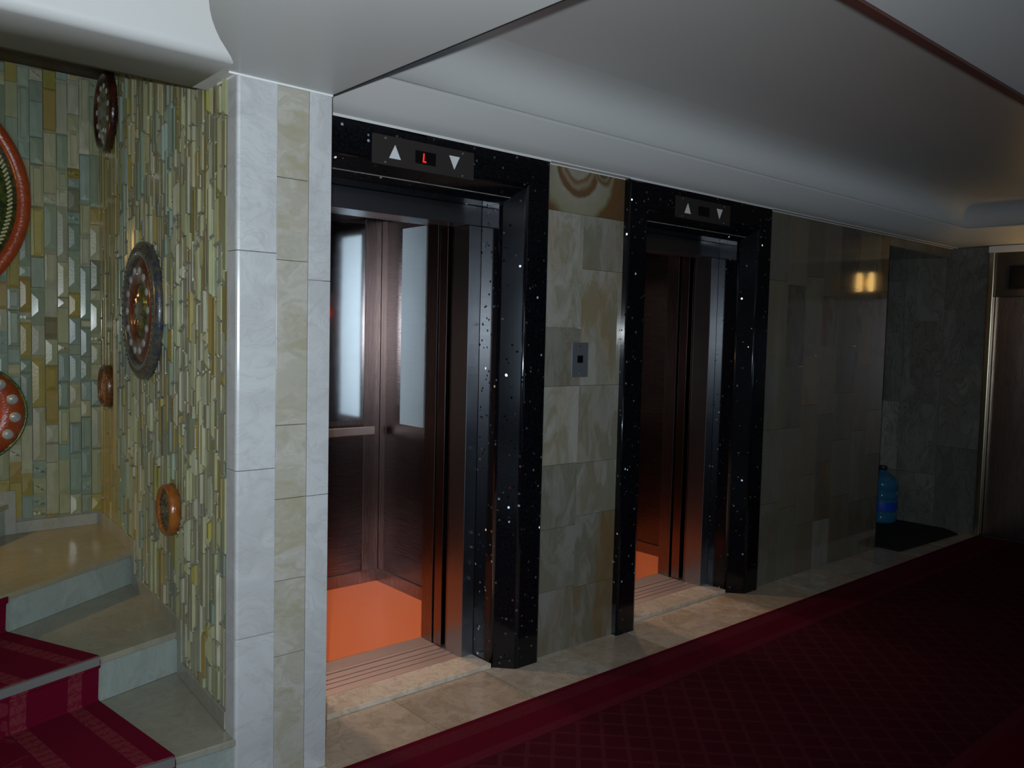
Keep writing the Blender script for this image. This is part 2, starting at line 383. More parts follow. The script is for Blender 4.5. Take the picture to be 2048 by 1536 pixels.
# ------------------------------------------------------------------ east wall with a stainless service door
XE = 7.29
b = MB(); y = .70
while y > -.29:
    y1 = max(y - .33, -.29); z = 0
    if y1 + .29 < .08: y1 = -.29
    while z < H:
        z1 = min(z + random.choice([.45, .6, .7]), H)
        if H - z1 < .15: z1 = H
        b.box(XE, XE + .02, y1 + .001, y - .001, z + .001, z1 - .001, 0, (random.random(), random.uniform(.2, .9), random.random() * .3)); z = z1
    y = y1
b.box(XE + .0205, XE + .2, -.33, .74, 0, 2.75, 0, (0, 1, 0)); b.box(XE, XE + .2, -5.2, -1.55, 0, 2.75, 0, (.3, .6, 0))
b.box(XE, XE + .2, -1.55, -.33, 2.32, 2.75, 0, (.6, .5, 0))
struct(b.build('wall_east', M['grey_marble']))
r = empty('elevator_door', (XE, -.94, 0), 'closed stainless steel lift door in the far end wall, right edge of the photo', 'elevator door')
b = MB(); b.box(XE - .03, XE + .1, -.335, -.29, 0, 2.32); b.box(XE - .03, XE + .1, -1.58, -1.54, 0, 2.32); b.build('door_frame', flat('gold_lit_steel', (.62, .55, .38), .22, 1.0), r, bevel=.006)  # stainless frame; the gold light on it is put into its colour
b = MB(); b.box(XE, XE + .1, -1.54, -.335, 1.95, 2.30); b.build('header', M['plate'], r)
b = MB(); b.box(XE - .035, XE + .1, -1.58, -.29, 2.30, 2.35); b.build('top_trim', M['caulk'], r)
for y0, y1 in ((-.93, -.337), (-1.54, -.935)):
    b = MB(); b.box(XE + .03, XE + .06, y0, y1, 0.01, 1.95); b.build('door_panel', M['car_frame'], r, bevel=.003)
b = MB(); b.box(XE - .012, XE, -.58, -.44, 2.01, 2.19); b.build('indicator_plate', M['display'], r, bevel=.002)

# ------------------------------------------------------------------ other walls
b = MB(); b.box(-4.6, -3.92, -5.2, -5.0, 0, 2.75); b.box(-1.58, 1.15, -5.2, -5.0, 0, 2.75); b.box(2.85, 7.49, -5.2, -5.0, 0, 2.75); b.box(1.15, 2.85, -5.2, -5.0, 0, .55); b.box(1.15, 2.85, -5.2, -5.0, 1.95, 2.75)
b.box(-3.92, -1.58, -5.2, -5.0, 0, .55); b.box(-3.92, -1.58, -5.2, -5.0, 2.28, 2.75)
struct(b.build('wall_south', M['wall_paint']))
b = MB()
for x0, x1 in ((-3.92, -3.86), (-2.78, -2.72), (-1.64, -1.58)): b.box(x0, x1, -5.12, -5.0, .55, 2.28)
b.box(-3.92, -1.58, -5.12, -5.0, .55, .61); b.box(-3.92, -1.58, -5.12, -5.0, 2.22, 2.28)
wf = struct(b.build('window_1', M['wood']))
b = MB(); b.box(-3.86, -2.78, -5.08, -5.07, .61, 2.22); b.box(-2.72, -1.64, -5.08, -5.07, .61, 2.22)
b.build('window_pane', flat('window_glass', (0.5, 0.6, 0.7), .05, 0, **{'Transmission Weight': .8}), wf)
b = MB()
for x0, x1 in ((1.15, 1.21), (1.97, 2.03), (2.79, 2.85)): b.box(x0, x1, -5.12, -5.0, .55, 1.95)
b.box(1.15, 2.85, -5.12, -5.0, .55, .61); b.box(1.15, 2.85, -5.12, -5.0, 1.89, 1.95)
wf = struct(b.build('added_window', M['wood']))  # unseen window added to go with the eastern fill light
b = MB(); b.box(1.21, 1.97, -5.08, -5.07, .61, 1.89); b.box(2.03, 2.79, -5.08, -5.07, .61, 1.89)
b.build('window_pane', bpy.data.materials['window_glass'], wf)
b = MB(); b.box(-4.6, -4.4, -5.2, 3.3, 0, 3.2); struct(b.build('wall_west', M['wall_paint']))

# ------------------------------------------------------------------ ceiling
struct_c = MB(); b = struct_c
# stair-side soffit: profile extruded along x with a rounded front edge
R_ = .035; prof = [(0.0, 2.75), (0.0, H)] + [(-.36 + R_ - R_ * math.sin(t), H + R_ - R_ * math.cos(t)) for t in [math.pi / 2 * k / 8 for k in range(9)]] + [(-.37, 2.60), (-.385, 2.66), (-.42, 2.70), (-.48, 2.72)]
def ext(b, prof, x0, x1, smooth=True):
    for (ya, za), (yb_, zb) in zip(prof[:-1], prof[1:]):
        f = b.face([(x0, ya, za), (x1, ya, za), (x1, yb_, zb), (x0, yb_, zb)], 0, None, smooth)
ext(b, prof, -4.4, 1.02)
# bulkhead running from the pillar over the lobby, its left edge swept in a curve
curve = [(1.068, -.262), (1.055, -.292), (1.02, -.345), (.993, -.393), (.946, -.466), (.91, -.52), (.873, -.584), (.84, -.645), (.808, -.712), (.782, -.773), (.755, -.85), (.73, -.95), (.70, -1.10), (.66, -1.35), (.64, -1.84)]
poly = curve[2:] + [(1.401, -1.84), (1.401, 0.0), (1.02, 0.0)]
b.prism(poly, H, 2.80)
b.prism([(-4.4, -5.0), (7.29, -5.0), (7.29, -1.868), (1.401, -1.868), (1.401, -1.84), (-4.4, -1.84)], H, 2.80)
b.box(-4.4, 1.0, -1.84, -.40, 2.72, 2.80)         # raised panel over the lower stairs
b.box(1.401, 7.29, -1.868, 0.0, 2.695, 2.80)       # raised coffer over the lift lobby
b.box(1.30, 7.49, 0.0, .75, 2.70, 2.80)
bmesh.ops.remove_doubles(b.bm, verts=b.bm.verts, dist=1e-5)
struct(b.build('ceiling', M['plaster']))
b = MB()    # plaster cove round the coffer
cp = [(.0, 2.3565), (.045, 2.358), (.09, 2.39), (.135, 2.437), (.165, 2.478), (.172, 2.490), (.168, 2.492), (.166, 2.4935), (.160, 2.50), (.150, 2.53), (.145, 2.56), (.147, 2.59), (.155, 2.62), (.175, 2.65), (.21, 2.675), (.26, 2.69), (.33, 2.696)]
for i, ((d0, z0), (d1, z1)) in enumerate(zip(cp[:-1], cp[1:])):
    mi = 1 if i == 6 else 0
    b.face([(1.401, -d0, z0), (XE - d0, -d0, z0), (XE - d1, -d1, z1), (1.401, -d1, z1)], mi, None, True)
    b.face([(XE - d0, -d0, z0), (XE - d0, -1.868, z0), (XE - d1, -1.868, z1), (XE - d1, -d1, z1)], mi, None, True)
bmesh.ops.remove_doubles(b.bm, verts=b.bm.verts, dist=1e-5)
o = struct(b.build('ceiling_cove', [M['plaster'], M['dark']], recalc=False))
b = MB(); b.box(1.401, XE, -1.867, -1.84, 2.343, 2.372); struct(b.build('trim_2', M['wood']))
b = MB(); b.box(1.4012, 1.4045, -1.84, -.262, 2.349, 2.37); struct(b.build('gap_strip', M['dark']))  # dark strip drawn in for the shaded gap along the bulkhead edge
b = MB(); b.box(-4.4, 1.45, 0.003, 3.3, 2.79, 2.82); b.box(-4.4, 1.04, 0.003, .02, 2.352, 2.80); struct(b.build('ceiling_stairwell', M['brown_ceiling']))

# ------------------------------------------------------------------ pillar
p = empty('marble_pillar', (1.22, -.13, 0), 'tall pillar of white marble and veined onyx strips left of the first lift', 'pillar')
def strip(poly, zs, name, mat):
    b = MB()
    for z0, z1 in zip(zs[:-1], zs[1:]): b.prism(poly, z0 + .0008, z1 - .0008, 0, (random.random(), random.random() * .3, .5 if mat == 'onyx_strip' else .12))
    b.build(name, M[mat], p, bevel=.0015)
strip([(1.068, -.249), (1.0705, -.256), (1.078, -.259), (1.203, -.259), (1.203, -.24), (1.0875, -.24), (1.0875, -.180), (1.068, -.180)], [0, .53, 1.088, 1.80, H], 'marble_strip', 'white_marble')
strip([(1.2045, -.2555), (1.3165, -.2555), (1.3165, -.236), (1.2045, -.236)], [0, .44, .70, .98, 1.23, 1.52, 1.78, 2.05, H], 'onyx_strip', 'onyx_strip')
strip([(1.318, -.259), (1.40, -.259), (1.40, 0.0), (1.385, 0.0), (1.385, -.24), (1.318, -.24)], [0, .98, 1.72, H], 'marble_strip', 'white_marble')
b = MB(); b.prism([(1.088, -.236), (1.384, -.236), (1.384, .0), (1.088, 0.0)], 0, H, 0, (0, 0, 0)); b.build('core', M['caulk'], p)

# ------------------------------------------------------------------ mosaic walls
ANG = math.radians(3.5); BX, BY = 1.078, -.179
UB = Vector((math.sin(ANG), math.cos(ANG), 0)); NB = Vector((-math.cos(ANG), math.sin(ANG), 0))
YA = 1.785
def onB(s, z, n=0.0): p_ = Vector((BX, BY, z)) + UB * s + NB * n; return p_
UA = Vector((-1, 0, 0)); NA = Vector((0, -1, 0)); XA = 1.20
def onA(s, z, n=0.0): return Vector((XA, YA, z)) + UA * s + NA * n
pal_pale = [(.44, .43, .27), (.43, .42, .29), (.39, .39, .22), (.45, .44, .33), (.38, .38, .26), (.42, .39, .23), (.36, .37, .21), (.43, .40, .25)]
pal_teal = [(.25, .33, .26), (.27, .34, .29), (.22, .28, .21), (.31, .37, .28), (.26, .31, .21)]
pal_amber = [(.38, .30, .08), (.34, .26, .05), (.32, .28, .06), (.40, .33, .10), (.36, .25, .07)]
pal_deep = [(.16, .19, .15), (.22, .17, .08), (.18, .19, .12)]
def gable_tile(b, f, s, w_, z0, z1, d, col, g, ridge=0.0):
    """strip of glass; g cuts its ends to facets that slope back to the wall, ridge raises a roof along its length"""
    h = z1 - z0; e = max(.0012, min(w_ * .45, h * .3) * g); i_ = .0012
    vs = [b.bm.verts.new(v) for v in (f(s, z0, 0), f(s + w_, z0, 0), f(s + w_, z1, 0), f(s, z1, 0), f(s + i_, z0 + e, d), f(s + w_ - i_, z0 + e, d), f(s + w_ - i_, z1 - e, d), f(s + i_, z1 - e, d))]
    q = [(0, 1, 5, 4), (1, 2, 6, 5), (2, 3, 7, 6), (3, 0, 4, 7)]
    if ridge:
        k = min(w_ * .5, h * .4)
        vs += [b.bm.verts.new(f(s + w_ / 2, z0 + e + k, d + ridge)), b.bm.verts.new(f(s + w_ / 2, z1 - e - k, d + ridge))]
        q += [(4, 5, 8), (6, 7, 9), (5, 6, 9, 8), (7, 4, 8, 9)]
    else: q.append((4, 5, 6, 7))
    L = b.attr()
    for p_ in q:
        fc = b.bm.faces.new([vs[i] for i in p_])
        for l in fc.loops: l[L] = (*col, 1)
def mosaic(name, f, smax, zlo_f, zhi, wid, near, teal_p, depths, beads, ends, ridges, dia=0.0):
    b = MB(); s = 0
    k = 0
    while s < smax:
        wv = wid * random.uniform(.85, 1.15); k += 1
        z = zlo_f(s) - random.uniform(0, .1)
        cornerd = near(s)
        while z < zhi:
            h = random.choice([.05, .09, .12, .15, .18, .24]) * random.uniform(.85, 1.15)
            if cornerd < .14: h *= 2.2
            r0 = random.random()
            if cornerd < .14: col = random.choice(pal_amber); dd = random.uniform(.004, .010)
            else:
                tp = teal_p(s, z)
                col = random.choice(pal_teal) if r0 < tp else random.choice(pal_amber) if r0 > .88 else random.choice(pal_deep) if r0 > .85 else random.choice(pal_pale)
                dd = random.choice(depths)
            zb = max(z, zlo_f(s)); zt = min(z + h, zhi)
            if zt - zb > .012:
                v = random.uniform(.85, 1.1)
                gable_tile(b, f, s + .0005, wv - .001, zb + .0005, zt - .0005, dd, tuple(c * v for c in col), random.choice(ends), random.choice(ridges) if cornerd > .14 else 0)
                if random.random() < beads and h > .06:     # raised bead of glass with a pointed end
                    ww = wv * .55; gable_tile(b, lambda S, Z, N, q=dd: f(S, Z, N + q), s + (wv - ww) / 2, ww, zb + .006, zt - .006, .010, tuple(c * v * 1.05 for c in col), 1.0)
            if dia and random.random() < dia and zb < zt:      # small dark diamond stud at the joint
                r_ = random.uniform(.006, .009); cs = s + wv * random.uniform(.3, .7); cz = zt; ww = dd + .004
                pts = [f(cs - r_, cz, dd * .5), f(cs, cz - r_ * 1.7, dd * .5), f(cs + r_, cz, dd * .5), f(cs, cz + r_ * 1.7, dd * .5)]; top = f(cs, cz, ww + .006)
                for q_ in range(4): b.face([pts[q_], pts[(q_ + 1) % 4], top], 0, (.15, .15, .13))
            z += h
        s += wv
    # render bed behind the glass
    return b
stepz = [.197, .363, .518, .67, .82]
def zB(s):
    y = BY + s * math.cos(ANG); return (stepz[0] if y < .37 else stepz[1] if y < 1.09 else stepz[2]) + .063
b = mosaic('wall_left', onB, 1.965, zB, 2.79, .033, lambda s: (1.965 - s) / 2.8, lambda s, z: .03 + .65 * (.60 < s < .72) + .35 * (.95 < s < 1.15) + .55 * (1.35 < s < 1.6), [.004, .005, .006, .007, .014], .04, [0, 0, 0, .5], [0, 0, 0, .003, .008], .35)
q = [onB(.185, 0, 0), onB(2.1, 0, 0), onB(2.1, 0, -.12), onB(.185, 0, -.12)]
b.prism([(v.x, v.y) for v in q][::-1], 0, 2.79, 1, (.3, .3, .2))
o = struct(b.build('wall_left', [M['mosaic'], M['wall_paint']]))
b = mosaic('wall_back', onA, 2.6, lambda s: (stepz[2] if XA - s > .74 else stepz[3]) + .063, 2.79, .052, lambda s: 1.0, lambda s, z: .38, [.004, .006, .009, .012], .15, [0, .2, .6, 1], [0, .003, .005, .006])
b.box(-4.4, XA + .1, YA, YA + .12, 0, 2.79, 1, (.3, .3, .2))
o = struct(b.build('wall_back', [M['mosaic'], M['wall_paint']]))

# ------------------------------------------------------------------ winding stairs (pivot on the left)
PV = Vector((-.95, -.245))
def bx(y): return BX + (y - BY) * math.tan(ANG)      # x of the mosaic wall at y
def hitB(a):      # ray from the pivot at angle a to the wall line
    d = Vector((math.cos(a), math.sin(a)))
    # x = BX + (y-BY)*t
    t_ = math.tan(ANG); k = (BX + (PV.y - BY) * t_ - PV.x) / (d.x - d.y * t_)
    return PV + d * k
def hitA(a):
    d = Vector((math.cos(a), math.sin(a))); return PV + d * ((YA - PV.y) / d.y)
st = empty('staircase', (0.3, 0.2, 0), 'winding marble stairs climbing left along the glass mosaic walls', 'stairs')
angs = [0.0, math.radians(17.5), math.radians(33.2), math.radians(49.7), math.radians(70), math.radians(90)]
zprev = 0.0
def outline(a0, a1):
    pts = []
    def far(a):
        hb = hitB(a); 
        return hb if (hb - PV).dot(Vector((math.cos(a), math.sin(a)))) > 0 and hb.y < YA - .001 else hitA(a)
    p0, p1 = far(a0), far(a1); pts = [PV.copy(), p0]
    corner = Vector((bx(YA), YA))
    if p0.y < YA - .001 and abs(p1.y - YA) < .002: pts.append(corner)
    pts.append(p1)
    return pts
for i in range(5):
    a0, a1 = angs[i], angs[i + 1]; z1 = stepz[i]; pts = outline(a0, a1)
    # riser
    e0 = pts[1]; d = Vector((math.cos(a0), math.sin(a0))); n = Vector((d.y, -d.x))
    b = MB(); A = PV + d * .15; B_ = e0
    b.prism([tuple(A), tuple(B_), tuple(B_ - n * .02), tuple(A - n * .02)], zprev, z1 - .024, 0, (random.random(), 0.1, 0))
    b.build('riser', M['riser_marble'], st)
    # tread, its nose proud of the riser by 12 mm
    A2 = PV + d * .15 + n * .012; B2 = B_ + n * .012
    poly = [tuple(A2), tuple(B2)] + [tuple(v) for v in pts[2:]] + [tuple(PV + Vector((math.cos(a1), math.sin(a1))) * .15)]
    b = MB(); b.prism(poly, z1 - .024, z1, 0, (random.random(), .75 if i == 2 else random.random() * .4, .35 if i == 2 else .1))
    b.build('tread', M['tread_marble'], st, bevel=.003)
    zprev = z1
# stepped skirting against the two mosaic walls
b = MB()
ys = [-.178, hitB(angs[1]).y, hitB(angs[2]).y, YA]
for k in range(3):
    ya, yb_ = ys[k] - (.03 if k else 0), ys[k + 1] - (.03 if k < 2 else 0)
    pa = [(bx(ya) - .014, ya), (bx(ya) - .0005, ya), (bx(yb_) - .0005, yb_), (bx(yb_) - .014, yb_)]
    b.prism(pa, stepz[k] - .03 if k else .2, stepz[k] + .064, 0, (random.random(), .1, 0))
    if k < 2: b.prism([(bx(yb_) - .0145, yb_ - .045), (bx(yb_) - .0005, yb_ - .045), (bx(yb_) - .0005, yb_), (bx(yb_) - .0145, yb_)], stepz[k], stepz[k + 1] + .064, 0, (random.random(), .1, 0))
xr4 = hitA(angs[3]).x
b.box(xr4 + .03, XA - .03, YA - .014, YA - .0005, stepz[2], stepz[2] + .058, 0, (.4, .1, 0))
b.box(-2, xr4 + .03, YA - .020, YA - .0005, stepz[2], stepz[3] + .064, 0, (.7, .1, 0))
b.build('skirting', M['tread_marble'], st, bevel=.002)

# carpet on the stairs
def runner_edges():
    """each segment: (outer near, inner near, outer far, inner far) for the treads"""
    return None
WD = 1.05
c = empty('stair_runner', (0.3, 0, 0.2), 'red patterned stair carpet running up the winding marble steps', 'carpet')
RO = 1.822
def rp(a, r, z, off=0.0):
    d = Vector((math.cos(a), math.sin(a))); n = Vector((d.y, -d.x)); v = PV + d * r + n * off; return (v.x, v.y, z)
b = MB(); uvs = []
v_run = 0.0
rows = []      # (outer point, inner point) polyline up the stairs
T = .009
def addrow(a, z, off): 
    rows.append((rp(a, RO, z, off), rp(a, RO - WD, z, off)))
addrow(0, .012, .04); addrow(0, .014, .010 + T)
for i in range(3):
    z = stepz[i]; a = angs[i]
    addrow(a, z - .030, .006 + T); addrow(a, z - .024, .012 + T + .004)
    addrow(a, z - .004, .012 + T + .004); 
    if i == 2: break
    addrow(a, z + T, .012 + .004); 
    addrow(angs[i + 1], z + T, .02); addrow(angs[i + 1], z + T + .01, T)
lay = b.bm.loops.layers.uv.new('run'); run = [0.0]
for k in range(1, len(rows)): run.append(run[-1] + (Vector(rows[k][0]) - Vector(rows[k - 1][0])).length)
NU = 6
grid = [[b.bm.verts.new(Vector(o_).lerp(Vector(i_), j / NU)) for j in range(NU + 1)] for o_, i_ in rows]
for k in range(len(rows) - 1):
    for j in range(NU):
        f = b.bm.faces.new((grid[k][j], grid[k][j + 1], grid[k + 1][j + 1], grid[k + 1][j]))
        for l, (uu, vv) in zip(f.loops, ((j, k), (j + 1, k), (j + 1, k + 1), (j, k + 1))): l[lay].uv = (uu / NU * WD, run[vv])
o = b.build('carpet', M['runner'], c)
md = o.modifiers.new('thick', 'SOLIDIFY'); md.thickness = .007; md.offset = -1
for i in (0, 1):
    a = angs[i]; z = stepz[i] + T
    b = MB()
    d = Vector((math.cos(a), math.sin(a))); n = Vector((d.y, -d.x))
    A = PV + d * (RO - WD); B_ = PV + d * (RO - .004)
    def off(v, q): return tuple(v + n * q)
    b.prism([off(A, .034), off(B_, .034), off(B_, .028), off(A, .028)], z - .026, z + .004)
    b.prism([off(A, .030), off(B_, .030), off(B_, -.012), off(A, -.012)], z + .0005, z + .004)
    b.build('nosing_strip', M['alu'], c)

# ------------------------------------------------------------------ ceramic medallions
def medallion(name, pos, nrm, label, spec, mats):
    r = bpy.data.objects.new(name, None); COL.objects.link(r)
    r.location = pos; r.rotation_euler = Vector(nrm).to_track_quat('Z', 'X').to_euler(); r.empty_display_size = .1
    tag(r, label, 'medallion', 'ceramic medallions on the mosaic walls')
    for kind, *a in spec:
        b = MB()
        if kind == 'lathe': b.lathe(a[1], 64); b_m = a[2]; nm = a[0]
        elif kind == 'dots':      # ring of n domes
            nm, n_, rr, dr, z, b_m = a
            for k in range(n_):
                t = 2 * math.pi * (k + .5) / n_
                bb = MB(); bb.lathe([(dr, 0), (dr * .92, dr * .25), (dr * .6, dr * .42), (dr * .1, dr * .48)], 14, c=(rr * math.cos(t), rr * math.sin(t), z))
                me = bpy.data.meshes.new(nm); bmesh.ops.recalc_face_normals(bb.bm, faces=bb.bm.faces); bb.bm.to_mesh(me); bb.bm.free(); me.materials.append(M[b_m])
                oo = bpy.data.objects.new(nm, me); COL.objects.link(oo); oo.parent = r
            continue
        elif kind == 'ring':      # many tiny beads in one ring
            nm, n_, rr, dr, z, b_m = a
            for k in range(n_):
                t = 2 * math.pi * k / n_
                b.lathe([(dr, 0), (dr * .8, dr * .5), (dr * .2, dr * .8)], 8, c=(rr * math.cos(t), rr * math.sin(t), z))
        elif kind == 'rope':
            nm, n_, rr, dr, z, b_m = a
            for k in range(n_):
                t0 = 2 * math.pi * k / n_; t1 = 2 * math.pi * (k + .9) / n_
                p0 = ((rr - dr) * math.cos(t0), (rr - dr) * math.sin(t0), z); p1 = ((rr + dr) * math.cos(t1), (rr + dr) * math.sin(t1), z)
                b.cyl(p0, p1, dr * .55, 6)
        elif kind == 'petals':
            nm, n_, r0, r1, wd_, z, b_m = a
            for k in range(n_):
                t = 2 * math.pi * k / n_; u = Vector((math.cos(t), math.sin(t), 0)); v = Vector((-u.y, u.x, 0))
                pr = [u * r0, u * (r0 + (r1 - r0) * .5) + v * wd_, u * r1, u * (r0 + (r1 - r0) * .5) - v * wd_]
                top = Vector((0, 0, .006)); cc = u * ((r0 + r1) / 2) + Vector((0, 0, z + .008))
                vs = [b.bm.verts.new(tuple(q_ + Vector((0, 0, z)))) for q_ in pr]; ct = b.bm.verts.new(tuple(cc))
                for q_ in range(4): b.bm.faces.new((vs[q_], vs[(q_ + 1) % 4], ct))
        bmesh.ops.recalc_face_normals(b.bm, faces=b.bm.faces)
        me = bpy.data.meshes.new(nm); b.bm.to_mesh(me); b.bm.free(); me.materials.append(M[b_m])
        oo = bpy.data.objects.new(nm, me); COL.objects.link(oo); oo.parent = r
    return r
def glaze(name, col, col2, scale=30, rough=.22):
    mt, nt, bs = new_mat(name); co = objco(nt); n1 = noise(nt, co, scale, 4, .65)
    setin(nt, bs.inputs['Base Color'], ramp(nt, n1, [(.38, col), (.62, col2)]))
    bs.inputs['Roughness'].default_value = rough; bs.inputs['Coat Weight'].default_value = .5
    setin(nt, bs.inputs['Normal'], bump(nt, noise(nt, co, scale * 3, 3), .5, .004)); return mt
M['g_orange'] = glaze('orange_glaze', (.30, .045, .012), (.36, .065, .018))
M['g_green'] = glaze('dark_green_glaze', (.015, .035, .012), (.10, .12, .02), 26)
M['g_rope'] = glaze('cream_glaze', (.45, .48, .25), (.6, .55, .3))
M['g_red'] = glaze('red_glaze', (.085, .016, .010), (.15, .03, .014), 40)
M['g_navy'] = glaze('navy_glaze', (.035, .045, .07), (.10, .09, .06), 45)
M['g_brown'] = glaze('brown_glaze', (.07, .028, .012), (.16, .06, .02), 50)
M['g_darkbrown'] = glaze('smoky_glaze', (.035, .025, .016), (.08, .07, .035), 40)
M['g_orange2'] = glaze('amber_glaze', (.32, .11, .018), (.26, .075, .012), 20)
M['g_olive'] = glaze('olive_glaze', (.05, .04, .03), (.14, .10, .05), 60)
M['g_white'] = glaze('white_glass', (.26, .28, .25), (.34, .35, .33), 30, .12)
M['g_blackred'] = glaze('black_glaze', (.01, .008, .008), (.06, .012, .006), 30)
medallion('ceramic_medallion', (.318, YA - .018, 2.137), NA, 'largest medallion, green centre in a smooth orange rim, cut by left photo edge',
    [('lathe', 'rim', [(.50, 0), (.50, .03), (.515, .042), (.54, .042), (.559, .028), (.562, 0)], 'g_orange'),
     ('lathe', 'centre_disc', [(.502, .001), (.502, .018), (.40, .026), (.2, .034), (.02, .036)], 'g_green'),
     ('rope', 'rope_ring', 150, .470, .010, .024, 'g_rope'), ('petals', 'petals', 12, .10, .34, .05, .030, 'g_olive')], None)
medallion('ceramic_medallion', (.618, YA - .018, 1.118), NA, 'orange medallion with ring of white glass discs, low at left photo edge',
    [('lathe', 'rim', [(.222, 0), (.222, .022), (.229, .028), (.236, .022), (.238, 0)], 'g_green'),
     ('lathe', 'ring', [(.222, .001), (.222, .018), (.15, .022), (.12, .016), (.11, .002)], 'g_orange'),
     ('lathe', 'centre_disc', [(.119, .001), (.119, .014), (.06, .020), (.01, .022)], 'g_blackred'),
     ('dots', 'glass_disc', 13, .183, .0265, .018, 'g_white'), ('petals', 'petals', 8, .02, .10, .018, .016, 'g_brown')], None)
def yB(y): return (y - BY) / math.cos(ANG)
medallion('ceramic_medallion', onB(yB(1.52), 2.575, .014), NB, 'dark smoky medallion high by the corner, its top cut off by the soffit',
    [('lathe', 'rim', [(.165, 0), (.165, .028), (.178, .034), (.19, .026), (.192, 0)], 'g_blackred'),
     ('lathe', 'centre_disc', [(.166, .001), (.166, .024), (.09, .030), (.01, .032)], 'g_darkbrown'),
     ('dots', 'glass_bead', 11, .12, .015, .026, 'g_white'), ('petals', 'petals', 8, .02, .10, .02, .028, 'g_olive')], None)
medallion('ceramic_medallion', onB(yB(.85), 1.615, .012), NB, 'large oval-looking medallion with navy rim and red ring of glass beads',
    [('lathe', 'rim', [(.225, 0), (.225, .026), (.24, .034), (.275, .032), (.291, .022), (.294, 0)], 'g_navy'),
     ('lathe', 'ring', [(.226, .001), (.226, .024), (.17, .032), (.12, .026), (.11, .002)], 'g_red'),
     ('lathe', 'centre_disc', [(.119, .001), (.119, .02), (.06, .028), (.01, .030)], 'g_green'),
     ('ring', 'bead_ring', 60, .258, .007, .032, 'g_darkbrown'), ('dots', 'glass_bead', 14, .172, .018, .030, 'g_white'),
     ('petals', 'petals', 10, .02, .10, .016, .025, 'g_brown')], None)
medallion('ceramic_medallion', onB(yB(1.53), 1.252, .012), NB, 'smallest brown medallion, low near the corner below the dark one',
    [('lathe', 'rim', [(.085, 0), (.085, .034), (.095, .038), (.103, .03), (.105, 0)], 'g_brown'),
     ('lathe', 'centre_disc', [(.086, .001), (.086, .028), (.04, .034), (.005, .036)], 'g_orange2'), ('petals', 'petals', 6, .01, .07, .014, .030, 'g_brown')], None)
medallion('ceramic_medallion', onB(yB(.44), .838, .010), NB, 'small thick medallion with amber edge and dark relief face, nearest the stairs',
    [('lathe', 'rim', [(.082, 0), (.082, .034), (.092, .040), (.100, .032), (.103, 0)], 'g_orange2'),
     ('lathe', 'centre_disc', [(.083, .001), (.083, .028), (.04, .032), (.005, .034)], 'g_olive'),
     ('ring', 'bead_ring', 22, .07, .006, .029, 'g_darkbrown'), ('petals', 'petals', 8, .01, .055, .012, .030, 'g_darkbrown')], None)

# ------------------------------------------------------------------ lifts
def arc_smooth(b):
    for f in b.bm.faces:
        if len(f.verts) == 4:
            f.smooth = min(e.calc_length() for e in f.edges) < .012

